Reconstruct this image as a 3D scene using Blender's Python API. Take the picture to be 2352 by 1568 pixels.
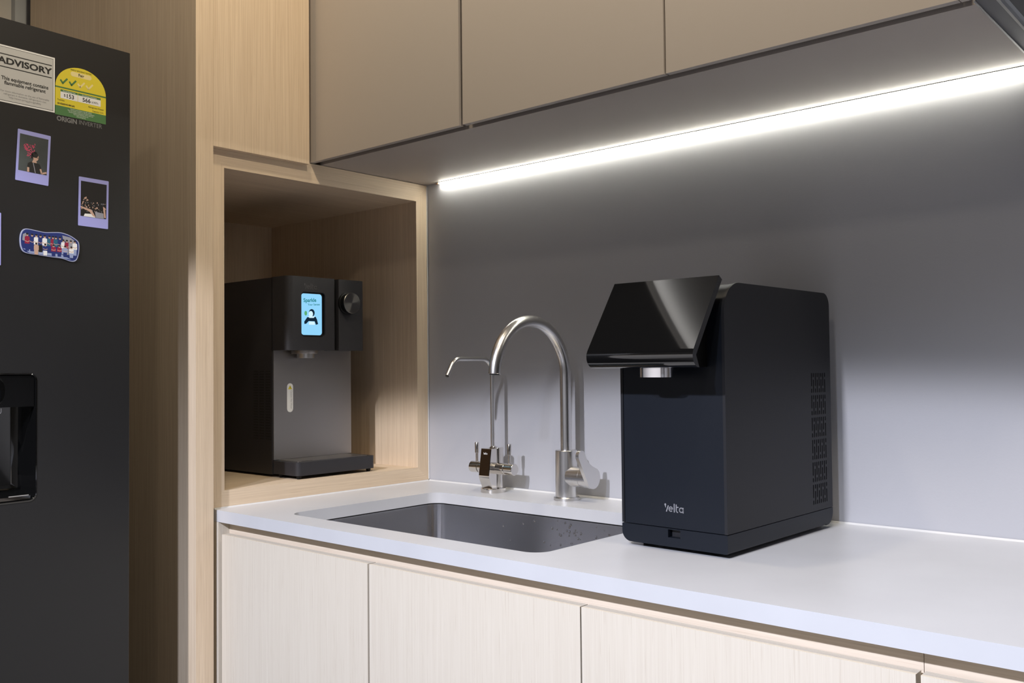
import bpy, bmesh, math, random
from mathutils import Vector, Matrix
for o in list(bpy.data.objects): bpy.data.objects.remove(o)
S = bpy.context.scene
COL = S.collection
random.seed(7)
PI = math.pi

# ------------------------------------------------------------------ camera
F_PX = 2133.548
ROWS = [[0.75239439, 0.65863636, -0.01004131], [0.02643634, -0.01496102, 0.99953854], [-0.6581822, 0.75231264, 0.02866852]]
cam = bpy.data.cameras.new('camera'); cam.sensor_width = 36.0; cam.lens = 36.0 * F_PX / 2352
cam.clip_start = 0.05; cam.clip_end = 50
co = bpy.data.objects.new('camera', cam); COL.objects.link(co)
rt, up, fw = [Vector(r) for r in ROWS]
co.matrix_world = Matrix(((rt.x, up.x, -fw.x, 1.69616), (rt.y, up.y, -fw.y, -1.61826), (rt.z, up.z, -fw.z, 1.17853), (0, 0, 0, 1)))
S.camera = co

# ------------------------------------------------------------------ world, exposure, lights
w = bpy.data.worlds.new('world'); S.world = w; w.use_nodes = True
w.node_tree.nodes['Background'].inputs[0].default_value = (1.0, 0.9, 0.78, 1)
w.node_tree.nodes['Background'].inputs[1].default_value = 0.004
S.view_settings.view_transform = 'Standard'; S.view_settings.look = 'None'
S.view_settings.gamma = 1.0; S.view_settings.use_curve_mapping = False
S.view_settings.exposure = 0.13

def aim(o, d):
    o.rotation_euler = Vector(d).to_track_quat('-Z', 'Y').to_euler()
def spot(name, loc, d, power, color, angle, blend, radius):
    l = bpy.data.lights.new(name, 'SPOT'); l.energy = power; l.color = color
    l.spot_size = math.radians(angle); l.spot_blend = blend; l.shadow_soft_size = radius
    o = bpy.data.objects.new(name, l); COL.objects.link(o); o.location = loc; aim(o, d); return o
def area(name, loc, d, power, color, sx, sy):
    l = bpy.data.lights.new(name, 'AREA'); l.energy = power; l.color = color
    l.shape = 'RECTANGLE'; l.size = sx; l.size_y = sy
    o = bpy.data.objects.new(name, l); COL.objects.link(o); o.location = loc; aim(o, d); return o
# recessed downlights of the room in front of the worktop: the recess cuts their light off towards the horizontal
DOWN = (0, 0, -1)
spot('ceiling_spot', (0.95, -3.00, 2.58), DOWN, 270, (0.98, 0.985, 1.10), 130, 0.03, 0.045)
spot('ceiling_spot', (1.55, -3.05, 2.58), DOWN, 222, (0.88, 0.98, 1.25), 136.5, 0.35, 0.05)  # extra spot split from the first, softening its cutoff and brightening the right
# downlights over the worktop and in the middle of the room
spot('warm_downlight', (1.45, -0.92, 2.62), DOWN, 28, (1.15, 1.0, 0.80), 158, 0.2, 0.06)
spot('warm_downlight', (0.55, -0.92, 2.62), DOWN, 18, (1.17, 1.0, 0.74), 158, 0.2, 0.06)
spot('warm_downlight', (1.45, -1.95, 2.60), DOWN, 8, (1.12, 0.99, 0.80), 160, 0.3, 0.06)
# unseen cove strip on the bulkhead, washing the ceiling for the screen's reflection
cv_ = area('cove_light', (-0.035, -1.0, 2.652), (0, 0, 1), 2.6, (1.0, 0.98, 0.96), 0.02, 1.2)
cv_.rotation_euler = (0, math.radians(180 + 18), 0)      # long side across the room, facing up and a little to the right

# ------------------------------------------------------------------ materials
def new_mat(name):
    m = bpy.data.materials.new(name); m.use_nodes = True
    nt = m.node_tree; return m, nt, nt.nodes['Principled BSDF']
def sset(b, k, v):
    if k in b.inputs: b.inputs[k].default_value = v
def plain(name, col, rough=0.5, metal=0.0, spec=0.5, coat=0.0, bump=0.0, bscale=300, var=0.0):
    m, nt, b = new_mat(name)
    sset(b, 'Base Color', (*col, 1)); sset(b, 'Roughness', rough); sset(b, 'Metallic', metal)
    sset(b, 'Specular IOR Level', spec); sset(b, 'Coat Weight', coat); sset(b, 'Coat Roughness', 0.05)
    N, L = nt.nodes, nt.links
    if bump or var:
        tc = N.new('ShaderNodeTexCoord'); nz = N.new('ShaderNodeTexNoise'); nz.inputs['Scale'].default_value = bscale
        nz.inputs['Detail'].default_value = 3; L.new(tc.outputs['Object'], nz.inputs['Vector'])
        if bump:
            bp = N.new('ShaderNodeBump'); bp.inputs['Strength'].default_value = bump; bp.inputs['Distance'].default_value = 0.001
            L.new(nz.outputs['Fac'], bp.inputs['Height']); L.new(bp.outputs[0], b.inputs['Normal'])
        if var:
            n2 = N.new('ShaderNodeTexNoise'); n2.inputs['Scale'].default_value = 9; n2.inputs['Detail'].default_value = 4
            L.new(tc.outputs['Object'], n2.inputs['Vector'])
            rp = N.new('ShaderNodeValToRGB'); rp.color_ramp.elements[0].position = 0.3; rp.color_ramp.elements[1].position = 0.7
            rp.color_ramp.elements[0].color = (*[c * (1 - var) for c in col], 1); rp.color_ramp.elements[1].color = (*[min(1, c * (1 + var)) for c in col], 1)
            L.new(n2.outputs['Fac'], rp.inputs[0]); L.new(rp.outputs[0], b.inputs['Base Color'])
    return m
def wood(name, axis, base=(0.715, 0.58, 0.425), contrast=0.13):
    m, nt, b = new_mat(name); N, L = nt.nodes, nt.links
    tc = N.new('ShaderNodeTexCoord')
    def noise(across, along, detail=2, dist=0.0):
        mp = N.new('ShaderNodeMapping')
        sc = [across] * 3; sc['XYZ'.index(axis)] = along
        mp.inputs['Scale'].default_value = sc; L.new(tc.outputs['Object'], mp.inputs['Vector'])
        nz = N.new('ShaderNodeTexNoise'); nz.inputs['Scale'].default_value = 1; nz.inputs['Detail'].default_value = detail
        nz.inputs['Distortion'].default_value = dist
        L.new(mp.outputs[0], nz.inputs['Vector']); return nz.outputs['Fac']
    fine = noise(520, 6, 2); mid = noise(170, 2.2, 2); broad = noise(16, 0.6, 2, 0.4); pore = noise(620, 16, 1)
    def mix(a, fa, b_, fb):
        x = N.new('ShaderNodeMath'); x.operation = 'MULTIPLY'; L.new(a, x.inputs[0]); x.inputs[1].default_value = fa
        y = N.new('ShaderNodeMath'); y.operation = 'MULTIPLY_ADD'; L.new(b_, y.inputs[0]); y.inputs[1].default_value = fb; L.new(x.outputs[0], y.inputs[2])
        return y.outputs[0]
    s = mix(fine, 0.55, mid, 0.33)
    s2 = N.new('ShaderNodeMath'); s2.operation = 'MULTIPLY_ADD'; L.new(broad, s2.inputs[0]); s2.inputs[1].default_value = 0.12; L.new(s, s2.inputs[2])
    rp = N.new('ShaderNodeValToRGB'); e = rp.color_ramp.elements
    e[0].position = 0.36; e[1].position = 0.66
    e[0].color = (*[base[k] * (1 - contrast * (0.9 + 0.25 * k)) for k in range(3)], 1); e[1].color = (*[base[k] * (1 + contrast * 0.45) for k in range(3)], 1)
    L.new(s2.outputs[0], rp.inputs[0])
    pr = N.new('ShaderNodeValToRGB'); pe = pr.color_ramp.elements
    pe[0].position = 0.27; pe[0].color = (0.91, 0.89, 0.87, 1); pe[1].position = 0.36; pe[1].color = (1, 1, 1, 1)
    L.new(pore, pr.inputs[0])
    mx = N.new('ShaderNodeMix'); mx.data_type = 'RGBA'; mx.blend_type = 'MULTIPLY'; mx.inputs['Factor'].default_value = 1
    L.new(rp.outputs[0], mx.inputs[6]); L.new(pr.outputs[0], mx.inputs[7])
    L.new(mx.outputs[2], b.inputs['Base Color'])
    sset(b, 'Roughness', 0.55); sset(b, 'Specular IOR Level', 0.3)
    bp = N.new('ShaderNodeBump'); bp.inputs['Strength'].default_value = 0.12; bp.inputs['Distance'].default_value = 0.0006
    L.new(s2.outputs[0], bp.inputs['Height']); L.new(bp.outputs[0], b.inputs['Normal'])
    return m
def brushed(name, col, rough, axis=None, aniso=0.6, sc=900):
    m, nt, b = new_mat(name); N, L = nt.nodes, nt.links
    sset(b, 'Base Color', (*col, 1)); sset(b, 'Metallic', 1.0); sset(b, 'Roughness', rough)
    if axis:
        tc = N.new('ShaderNodeTexCoord'); mp = N.new('ShaderNodeMapping'); v = [sc] * 3; v['XYZ'.index(axis)] = 6
        mp.inputs['Scale'].default_value = v; nz = N.new('ShaderNodeTexNoise'); nz.inputs['Scale'].default_value = 1
        L.new(tc.outputs['Object'], mp.inputs['Vector']); L.new(mp.outputs[0], nz.inputs['Vector'])
        bp = N.new('ShaderNodeBump'); bp.inputs['Strength'].default_value = 0.25; bp.inputs['Distance'].default_value = 0.0002
        L.new(nz.outputs['Fac'], bp.inputs['Height']); L.new(bp.outputs[0], b.inputs['Normal'])
    return m
def emit(name, col, strength):
    m = bpy.data.materials.new(name); m.use_nodes = True; nt = m.node_tree; nt.nodes.clear()
    o = nt.nodes.new('ShaderNodeOutputMaterial'); e = nt.nodes.new('ShaderNodeEmission')
    e.inputs[0].default_value = (*col, 1); e.inputs[1].default_value = strength; nt.links.new(e.outputs[0], o.inputs[0]); return m

WZ, WY = wood('oak_vertical', 'Z'), wood('oak_crosswise', 'Y')
LIT_OAK = (0.67, 0.612, 0.515)  # same oak as the tall units, with the doors' cooler light coloured in
WD, WX = wood('lit_oak_vertical', 'Z', LIT_OAK, 0.065), wood('oak_along_counter', 'X', (0.72, 0.62, 0.50), 0.09)
TAUPE = plain('taupe_laminate', (0.455, 0.405, 0.36), 0.5, spec=0.35, bump=0.05, bscale=900)
SPLASH = plain('grey_backsplash', (0.445, 0.45, 0.478), 0.5, spec=0.4, bump=0.10, bscale=260)
QUARTZ = plain('pale_quartz', (0.57, 0.575, 0.592), 0.33, spec=0.45, var=0.03)
SEAL = plain('white_sealant', (0.62, 0.62, 0.62), 0.45)
GROOVE = plain('groove_shade_and_plinth', (0.055, 0.045, 0.037), 0.6)  # dark to paint the groove's shade on the carcasses; plinths share it
STEEL = brushed('brushed_steel', (0.70, 0.69, 0.68), 0.28, 'Z')
STEELX = brushed('brushed_steel_side', (0.70, 0.69, 0.68), 0.26, 'X')
POLISH = brushed('polished_nickel', (0.72, 0.69, 0.65), 0.14)
SINKM = brushed('satin_sink_steel', (0.68, 0.68, 0.70), 0.19)
PANELST = brushed('grey_steel_sheet', (0.36, 0.34, 0.32), 0.38, 'Z', sc=700)
BROWNGL = plain('brown_gloss_panel', (0.022, 0.012, 0.006), 0.08, spec=0.5)
MATTE = plain('matte_charcoal_plastic', (0.0145, 0.015, 0.018), 0.5, spec=0.28, bump=0.08, bscale=1500)
MATTE2 = plain('graphite_plastic', (0.024, 0.0232, 0.026), 0.42, spec=0.5)
NAVY = plain('matte_blue_black_front', (0.0065, 0.009, 0.0145), 0.45, spec=0.25, bump=0.08, bscale=1500)
DARK = plain('black_plastic', (0.004, 0.004, 0.004), 0.5, spec=0.25)
GLOSSB = plain('black_glass', (0.004, 0.004, 0.004), 0.03, spec=0.6, coat=0.6)
FRIDGE = plain('dark_satin_steel', (0.0125, 0.0125, 0.0132), 0.42, metal=0.1, spec=0.5, bump=0.03, bscale=1200)
LOGO = plain('pale_grey_print', (0.24, 0.24, 0.255), 0.5)
EMBOSS = plain('embossed_graphite', (0.10, 0.098, 0.096), 0.35)
WHITEP = plain('white_print', (0.80, 0.80, 0.78), 0.4)
STICK = plain('pale_grey_sticker', (0.52, 0.52, 0.50), 0.45)
BLACKP = plain('black_print', (0.012, 0.012, 0.012), 0.5)
YEL = plain('yellow_print', (0.72, 0.60, 0.035), 0.42)
GRN = plain('green_print', (0.07, 0.19, 0.06), 0.45)
CREAM = plain('pale_yellow_print', (0.80, 0.68, 0.30), 0.45)
GREYP = plain('grey_print', (0.20, 0.20, 0.20), 0.5)
LILAC = plain('lilac_photo_border', (0.36, 0.37, 0.74), 0.4)
LEDM = emit('led_diffuser_glow', (1.04, 1.01, 0.88), 43)
SCREEN = emit('lit_screen', (0.27, 0.62, 0.90), 1.0)
SCR_T = emit('screen_teal', (0.02, 0.28, 0.30), 0.7)
SCR_K = emit('screen_navy', (0.006, 0.018, 0.035), 1.0)
SCR_W = emit('screen_white', (0.62, 0.84, 1.0), 1.0)
SCR_G = emit('screen_green', (0.10, 0.38, 0.16), 1.0)
WALLP = plain('darkened_wall_paint', (0.16, 0.15, 0.135), 0.7, bump=0.05)  # paint of the unseen walls, darkened to cut bounced light
CEILP = plain('darkened_ceiling_paint', (0.30, 0.297, 0.29), 0.8)  # ceiling colour lowered to cut bounced light
FLOORM = plain('grey_floor_tile', (0.06, 0.056, 0.052), 0.4, var=0.1)
ALU = plain('grey_aluminium', (0.50, 0.52, 0.54), 0.45, metal=0.2)

# ------------------------------------------------------------------ builders
LOCAL = {}
def tag(o, label=None, cat=None, group=None, kind=None):
    if label: o['label'] = label
    if cat: o['category'] = cat
    if group: o['group'] = group
    if kind: o['kind'] = kind
    return o
def thing(name, label, cat, loc, rotz=0.0, group=None):
    o = bpy.data.objects.new(name, None); COL.objects.link(o); o.empty_display_size = 0.05
    o.location = loc; o.rotation_euler = (0, 0, rotz)
    o['label'] = label; o['category'] = cat
    if group: o['group'] = group
    LOCAL[o.name] = Matrix.Translation(loc) @ Matrix.Rotation(rotz, 4, 'Z')
    return o
def link(name, bm, mats, parent=None, bevel=0.0, seg=2, smooth=35, world=False, label=None):
    """one bmesh -> one mesh object. Coordinates are local to the parent unless world=True."""
    if bevel:
        es = [e for e in bm.edges if len(e.link_faces) == 2 and e.calc_face_angle(0) > 0.5]
        bmesh.ops.bevel(bm, geom=es, offset=bevel, segments=seg, affect='EDGES', clamp_overlap=True)
    bmesh.ops.recalc_face_normals(bm, faces=bm.faces)
    if world and parent is not None:
        bm.transform(LOCAL[parent.name].inverted())
    me = bpy.data.meshes.new(name); bm.to_mesh(me); bm.free()
    for mt in (mats if isinstance(mats, (list, tuple)) else [mats]): me.materials.append(mt)
    for p in me.polygons: p.use_smooth = True
    try: me.set_sharp_from_angle(angle=math.radians(smooth))
    except Exception: pass
    o = bpy.data.objects.new(name, me); COL.objects.link(o)
    if parent is not None:
        o.parent = parent; LOCAL[o.name] = LOCAL[parent.name]
    if label: o['label'] = label
    return o
def box(bm, x0, x1, y0, y1, z0, z1):
    v = [bm.verts.new((x, y, z)) for x in (x0, x1) for y in (y0, y1) for z in (z0, z1)]
    for f in ((0, 1, 3, 2), (4, 6, 7, 5), (0, 4, 5, 1), (2, 3, 7, 6), (0, 2, 6, 4), (1, 5, 7, 3)):
        bm.faces.new([v[i] for i in f])
    return bm
def bx(*a): return box(bmesh.new(), *a)
def prism(bm, poly, axis, a, b):
    """poly: 2D points; axis x: (y,z), y: (x,z), z: (x,y)"""
    def P(p, t):
        return {'x': (t, p[0], p[1]), 'y': (p[0], t, p[1]), 'z': (p[0], p[1], t)}[axis]
    A = [bm.verts.new(P(p, a)) for p in poly]; B = [bm.verts.new(P(p, b)) for p in poly]
    n = len(poly)
    bm.faces.new(A); bm.faces.new(B[::-1])
    for i in range(n): bm.faces.new((A[i], B[i], B[(i + 1) % n], A[(i + 1) % n]))
    return bm
def pr(poly, axis, a, b): return prism(bmesh.new(), poly, axis, a, b)
def rrect(x0, x1, y0, y1, r, n=6):
    """rounded rectangle; r a number or (bl, br, tr, tl)"""
    rs = r if isinstance(r, (tuple, list)) else (r,) * 4
    out = []
    for (cx, cy, sx, sy, a0, rr) in ((x0, y0, 1, 1, PI, rs[0]), (x1, y0, -1, 1, 1.5 * PI, rs[1]), (x1, y1, -1, -1, 0, rs[2]), (x0, y1, 1, -1, 0.5 * PI, rs[3])):
        if rr <= 1e-6: out.append((cx, cy)); continue
        ox, oy = cx + sx * rr, cy + sy * rr
        for k in range(n + 1):
            a = a0 + 0.5 * PI * k / n; out.append((ox + rr * math.cos(a), oy + rr * math.sin(a)))
    return out
def lathe(bm, prof, center, axis='z', n=40, caps=True):
    """prof: (radius, t) pairs along the axis"""
    c = Vector(center); rings = []
    for r, t in prof:
        ring = []
        for k in range(n):
            a = 2 * PI * k / n; u, v = r * math.cos(a), r * math.sin(a)
            d = {'z': (u, v, t), 'x': (t, u, v), 'y': (u, t, v)}[axis]
            ring.append(bm.verts.new(c + Vector(d)))
        rings.append(ring)
    for i in range(len(rings) - 1):
        for k in range(n): bm.faces.new((rings[i][k], rings[i][(k + 1) % n], rings[i + 1][(k + 1) % n], rings[i + 1][k]))
    if caps: bm.faces.new(rings[0][::-1]); bm.faces.new(rings[-1])
    return bm
def lt(*a, **k): return lathe(bmesh.new(), *a, **k)
def tube(bm, pts, rad, n=24, caps=True):
    pts = [Vector(p) for p in pts]; rads = rad if isinstance(rad, (list, tuple)) else [rad] * len(pts)
    T = []
    for i in range(len(pts)):
        a = pts[max(0, i - 1)]; b = pts[min(len(pts) - 1, i + 1)]; T.append((b - a).normalized())
    nrm = T[0].orthogonal().normalized(); rings = []
    for i, p in enumerate(pts):
        nrm = (nrm - T[i] * nrm.dot(T[i])).normalized(); bn = T[i].cross(nrm)
        rings.append([bm.verts.new(p + (nrm * math.cos(2 * PI * k / n) + bn * math.sin(2 * PI * k / n)) * rads[i]) for k in range(n)])
    for i in range(len(rings) - 1):
        for k in range(n): bm.faces.new((rings[i][k], rings[i][(k + 1) % n], rings[i + 1][(k + 1) % n], rings[i + 1][k]))
    if caps: bm.faces.new(rings[0][::-1]); bm.faces.new(rings[-1])
    return bm
def tb(*a, **k): return tube(bmesh.new(), *a, **k)
def arc(c, r, a0, a1, n=10):
    return [(c[0] + r * math.cos(a0 + (a1 - a0) * k / n), c[1] + r * math.sin(a0 + (a1 - a0) * k / n)) for k in range(n + 1)]
def cut(o, cutter_bm):
    """boolean-subtract a cutter from an object, applied at once"""
    bmesh.ops.recalc_face_normals(cutter_bm, faces=cutter_bm.faces)
    me = bpy.data.meshes.new('cutter'); cutter_bm.to_mesh(me); cutter_bm.free()
    c = bpy.data.objects.new('cutter', me); COL.objects.link(c)
    par = o.parent; o.parent = None
    md = o.modifiers.new('cut', 'BOOLEAN'); md.operation = 'DIFFERENCE'; md.object = c; md.solver = 'EXACT'
    dg = bpy.context.evaluated_depsgraph_get(); dg.update()
    nm = bpy.data.meshes.new_from_object(o.evaluated_get(dg)); o.modifiers.clear(); old = o.data; o.data = nm; nm.name = o.name
    bpy.data.objects.remove(c); bpy.data.meshes.remove(me); bpy.data.meshes.remove(old)
    for p in nm.polygons: p.use_smooth = True
    nm.set_sharp_from_angle(angle=math.radians(35)); o.parent = par
    return o
class Flat:
    """flat print: 2D polygons on a face frame, thin layers one over another"""
    def __init__(s, origin, right, up_, normal):
        s.o, s.r, s.u, s.n = Vector(origin), Vector(right), Vector(up_), Vector(normal); s.bm = bmesh.new(); s.mats = []
    def mi(s, m):
        if m not in s.mats: s.mats.append(m)
        return s.mats.index(m)
    def P(s, x, y, h): return s.o + s.r * x + s.u * y + s.n * h
    def poly(s, pts, m, h=0.0001):
        try: f = s.bm.faces.new([s.bm.verts.new(s.P(x, y, h)) for x, y in pts]); f.material_index = s.mi(m)
        except ValueError: pass
    def rect(s, x0, x1, y0, y1, m, h=0.0001): s.poly([(x0, y0), (x1, y0), (x1, y1), (x0, y1)], m, h)
    def ell(s, cx, cy, rx, ry, m, h=0.0002, n=14): s.poly([(cx + rx * math.cos(2 * PI * k / n), cy + ry * math.sin(2 * PI * k / n)) for k in range(n)], m, h)
    def stroke(s, pts, wd, m, h=0.0001):
        for i in range(len(pts) - 1):
            a, b = Vector(pts[i]), Vector(pts[i + 1]); d = (b - a)
            if d.length < 1e-9: continue
            d.normalize(); q = Vector((-d.y, d.x)) * wd / 2; e = d * wd * 0.12
            s.poly([tuple(a - q - e), tuple(b - q + e), tuple(b + q + e), tuple(a + q - e)], m, h)
    def text(s, txt, x, y, size, m, h=0.0001, align='CENTER', bold=0.0, sx=1.0, rot=0.0):
        cu = bpy.data.curves.new('t', 'FONT'); cu.body = txt; cu.size = size; cu.align_x = align; cu.offset = bold; cu.resolution_u = 3
        ob = bpy.data.objects.new('t', cu); COL.objects.link(ob)
        dg = bpy.context.evaluated_depsgraph_get(); dg.update()
        me = ob.evaluated_get(dg).to_mesh(); k = s.mi(m); cr, sr = math.cos(rot), math.sin(rot)
        vs = []
        for v in me.vertices:
            a, b = v.co.x * sx, v.co.y
            vs.append(s.bm.verts.new(s.P(x + a * cr - b * sr, y + a * sr + b * cr, h)))
        for p in me.polygons:
            try: f = s.bm.faces.new([vs[i] for i in p.vertices]); f.material_index = k
            except ValueError: pass
        ob.evaluated_get(dg).to_mesh_clear(); bpy.data.objects.remove(ob); bpy.data.curves.remove(cu)
    def build(s, name, parent, label=None, world=False):
        nrm = s.n; bm = s.bm
        bm.normal_update()
        for f in bm.faces:
            if f.normal.dot(nrm) < 0: f.normal_flip()
        if world: bm.transform(LOCAL[parent.name].inverted())
        me = bpy.data.meshes.new(name); bm.to_mesh(me); bm.free()
        for m in s.mats: me.materials.append(m)
        o = bpy.data.objects.new(name, me); COL.objects.link(o)
        if parent is not None: o.parent = parent; LOCAL[o.name] = LOCAL[parent.name]
        if label: o['label'] = label
        return o
def velta(fl, x0, y0, hgt, m, h=0.0001, wd=None):
    """the word mark, drawn with strokes: drop-and-slash V, then e l t a"""
    u = hgt; t = wd or u * 0.14
    # x-height 0.66, ascender 1
    fl.ell(x0 + 0.10 * u, y0 + 0.80 * u, 0.13 * u, 0.15 * u, m, h)
    fl.poly([(x0 - 0.02 * u, y0 + 0.74 * u), (x0 + 0.20 * u, y0 + 0.70 * u), (x0 + 0.17 * u, y0 + 0.40 * u)], m, h)
    fl.stroke([(x0 + 0.24 * u, y0 + 0.0 * u), (x0 + 0.52 * u, y0 + 0.72 * u)], t, m, h)
    r = 0.25 * u; cx = x0 + 0.86 * u; cy = y0 + 0.33 * u
    fl.stroke([(cx - r, cy + 0.02 * u), (cx + r, cy + 0.02 * u)], t * 0.85, m, h)
    fl.stroke(arc((cx, cy), r, 0.05, 1.72 * PI, 18), t, m, h)
    fl.stroke([(x0 + 1.34 * u, y0), (x0 + 1.34 * u, y0 + 0.98 * u)], t, m, h)
    tx = x0 + 1.62 * u
    fl.stroke([(tx, y0 + 0.92 * u), (tx, y0 + 0.25 * u)] + arc((tx + 0.22 * u, y0 + 0.25 * u), 0.22 * u, PI, 1.5 * PI, 5), t, m, h)
    fl.stroke([(tx - 0.02 * u, y0 + 0.62 * u), (tx + 0.30 * u, y0 + 0.62 * u)], t * 0.85, m, h)
    ax = x0 + 2.30 * u
    fl.stroke(arc((ax, cy), r, 0, 2 * PI, 20), t, m, h)
    fl.stroke([(ax + r, y0), (ax + r, y0 + 0.62 * u)], t, m, h)

# ------------------------------------------------------------------ the room
def struct(name, bm, m, **k):
    o = link(name, bm, m, **k); o['kind'] = 'structure'; return o
struct('floor', bx(-0.87, 3.4, -5.4, 0.0, -0.05, 0.0), FLOORM)
struct('ceiling', bx(-0.87, 3.4, -5.4, 0.0, 2.70, 2.75), CEILP)
struct('wall_back', bx(-0.95, 3.4, 0.0, 0.08, 0, 2.7), SPLASH)
struct('wall_left', bx(-0.95, -0.87, -5.4, 0.0, 0, 2.7), plain('pale_cream_paint', (0.66, 0.62, 0.56), 0.7))
struct('wall_right', bx(3.4, 3.48, -5.4, 0.08, 0, 2.7), WALLP)
struct('wall_front', bx(-0.95, 3.48, -5.48, -5.4, 0, 2.7), WALLP)
struct('trim_2', bx(-0.869, -0.05, -5.39, -0.66, 2.655, 2.699), plain('dark_bulkhead', (0.06, 0.055, 0.05), 0.7))  # unseen bulkhead, placed for the dark side of the screen's reflection
struct('trim_1', bx(-0.8695, -0.845, -0.6645, -0.58, 0.001, 2.65), ALU, bevel=0.002)

ZC = 0.90
# ------------------------------------------------------------------ oak tall units on the left
t = thing('oak_end_panel', 'tall oak end panel with pale front edge, standing behind the refrigerator', 'panel', (-0.38, -0.63, 0))
link('panel_board', bx(-0.7875, 0.018, -0.6487, -0.6102, 0.0, 2.65), WZ, t, bevel=0.0012, world=True)
t = thing('oak_overhead_cabinet', 'oak overhead cabinet with plain door above the open niche', 'cabinet', (-0.3, -0.49, 1.634))
link('carcass', bx(-0.62, -0.0005, -0.6095, -0.3745, 1.6418, 2.69), WZ, t, world=True)
link('door', bx(0.0004, 0.018, -0.6097, -0.3742, 1.6335, 2.68), WZ, t, bevel=0.001, world=True)
t = thing('niche_cabinet', 'open oak niche cabinet on the worktop, holding the smaller water dispenser', 'cabinet', (-0.31, -0.306, ZC))
Y0, Y1, y0, y1, Z0, Z1, z0, z1 = -0.6097, -0.0012, -0.5747, -0.0378, 0.9005, 1.6404, 0.9353, 1.5967
XF, XB = 0.0, -0.62
link('left_board', pr([(Y0, Z0), (y0, z0), (y0, z1), (Y0, Z1)], 'x', XB, XF), WZ, t, world=True)
link('right_board', pr([(Y1, Z0), (Y1, Z1), (y1, z1), (y1, z0)], 'x', XB, XF), WZ, t, world=True)
link('bottom_board', pr([(Y0, Z0), (Y1, Z0), (y1, z0), (y0, z0)], 'x', XB, XF), WY, t, world=True)
link('top_board', pr([(Y0, Z1), (y0, z1), (y1, z1), (Y1, Z1)], 'x', XB, XF), WY, t, world=True)
link('back_board', bx(XB - 0.012, XB, Y0, Y1, Z0, Z1), WZ, t, world=True)

# ------------------------------------------------------------------ taupe wall cabinets
ZU = 1.6415; YF = -0.3596
t = thing('wall_cabinet', 'first taupe wall cabinet from the oak unit, with thin filler strip', 'cabinet', (0.24, -0.18, ZU), 0, 'taupe wall cabinets')
link('filler_strip', bx(-0.0120, 0.0205, YF, YF + 0.012, ZU + 0.0003, 2.69), TAUPE, t, bevel=0.0006, world=True)
link('door', bx(0.0215, 0.4667, YF, YF + 0.0115, ZU, 2.69), TAUPE, t, bevel=0.0012, world=True)
link('carcass', bx(0.021, 0.4700, -0.335, -0.003, ZU + 0.0185, 2.69), GROOVE, t, world=True)
t = thing('wall_cabinet', 'middle taupe wall cabinet with plain door above the taps', 'cabinet', (0.7, -0.18, ZU), 0, 'taupe wall cabinets')
link('door', bx(0.4762, 0.9203, YF, YF + 0.0115, ZU, 2.69), TAUPE, t, bevel=0.0012, world=True)
link('carcass', bx(0.4705, 0.9215, -0.335, -0.003, ZU + 0.0185, 2.69), GROOVE, t, world=True)
t = thing('wall_cabinet', 'third taupe wall cabinet, next to the cooker hood', 'cabinet', (1.15, -0.18, ZU), 0, 'taupe wall cabinets')
link('door', bx(0.9240, 1.3560, YF, YF + 0.0115, ZU, 2.69), TAUPE, t, bevel=0.0012, world=True)
link('carcass', bx(0.9220, 1.3685, -0.335, -0.003, ZU + 0.0185, 2.69), GROOVE, t, world=True)
link('end_strip', bx(1.3575, 1.3685, YF, YF + 0.0115, ZU, 2.69), TAUPE, t, bevel=0.0008, world=True)
t = thing('cabinet_underside_panel', 'long taupe panel covering the underside of the wall cabinets', 'panel', (0.68, -0.16, ZU))
link('panel_board', bx(-0.0040, 1.3690, -0.3285, -0.0012, ZU, ZU + 0.018), TAUPE, t, world=True)
# cooker hood
t = thing('cooker_hood', 'grey metal cooker hood at the right end of the wall cabinets', 'cooker hood', (1.70, -0.2, ZU))
link('housing', bx(1.3705, 2.05, -0.345, -0.004, ZU + 0.004, 1.95), ALU, t, world=True)
link('edge_trim', bx(1.3700, 1.3725, -0.345, -0.004, ZU - 0.0015, ZU + 0.02), STEEL, t, bevel=0.0005, world=True)
link('side_rail', bx(1.3725, 1.3940, -0.345, -0.004, ZU + 0.0005, ZU + 0.0045), plain('dark_hood_steel', (0.20, 0.20, 0.205), 0.4, metal=0.5), t, world=True)
link('edge_trim', bx(1.3940, 1.3975, -0.345, -0.004, ZU - 0.0025, ZU + 0.0045), STEEL, t, bevel=0.0008, world=True)
link('filter_panel', bx(1.4060, 1.98, -0.345, -0.02, ZU - 0.002, ZU + 0.0025), plain('hood_filter_grey', (0.11, 0.11, 0.115), 0.45, metal=0.4), t, bevel=0.001, world=True)
# LED strip
t = thing('led_strip', 'glowing white light strip under the wall cabinets along the backsplash', 'light strip', (0.7, -0.008, ZU))
link('profile', pr([(-0.0010, ZU - 0.0003), (-0.0112, ZU - 0.0003), (-0.0112, ZU - 0.0014), (-0.0106, ZU - 0.0014), (-0.0106, ZU - 0.0010), (-0.0010, ZU - 0.0010)], 'x', 0.040, 1.366), ALU, t, world=True)
link('diffuser', pr([(-0.0018, ZU - 0.0011), (-0.0105, ZU - 0.0011), (-0.0103, ZU - 0.0020), (-0.0093, ZU - 0.0034), (-0.0076, ZU - 0.0041), (-0.0050, ZU - 0.0041), (-0.0030, ZU - 0.0034), (-0.0018, ZU - 0.0020)], 'x', 0.052, 1.366), LEDM, t, world=True)
COPPER = plain('copper_pad', (0.75, 0.42, 0.22), 0.3, metal=0.9)
bm = bx(0.0445, 0.0475, -0.009, -0.004, ZU - 0.0035, ZU - 0.0005); box(bm, 0.0505, 0.0535, -0.009, -0.004, ZU - 0.0035, ZU - 0.0005)
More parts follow.
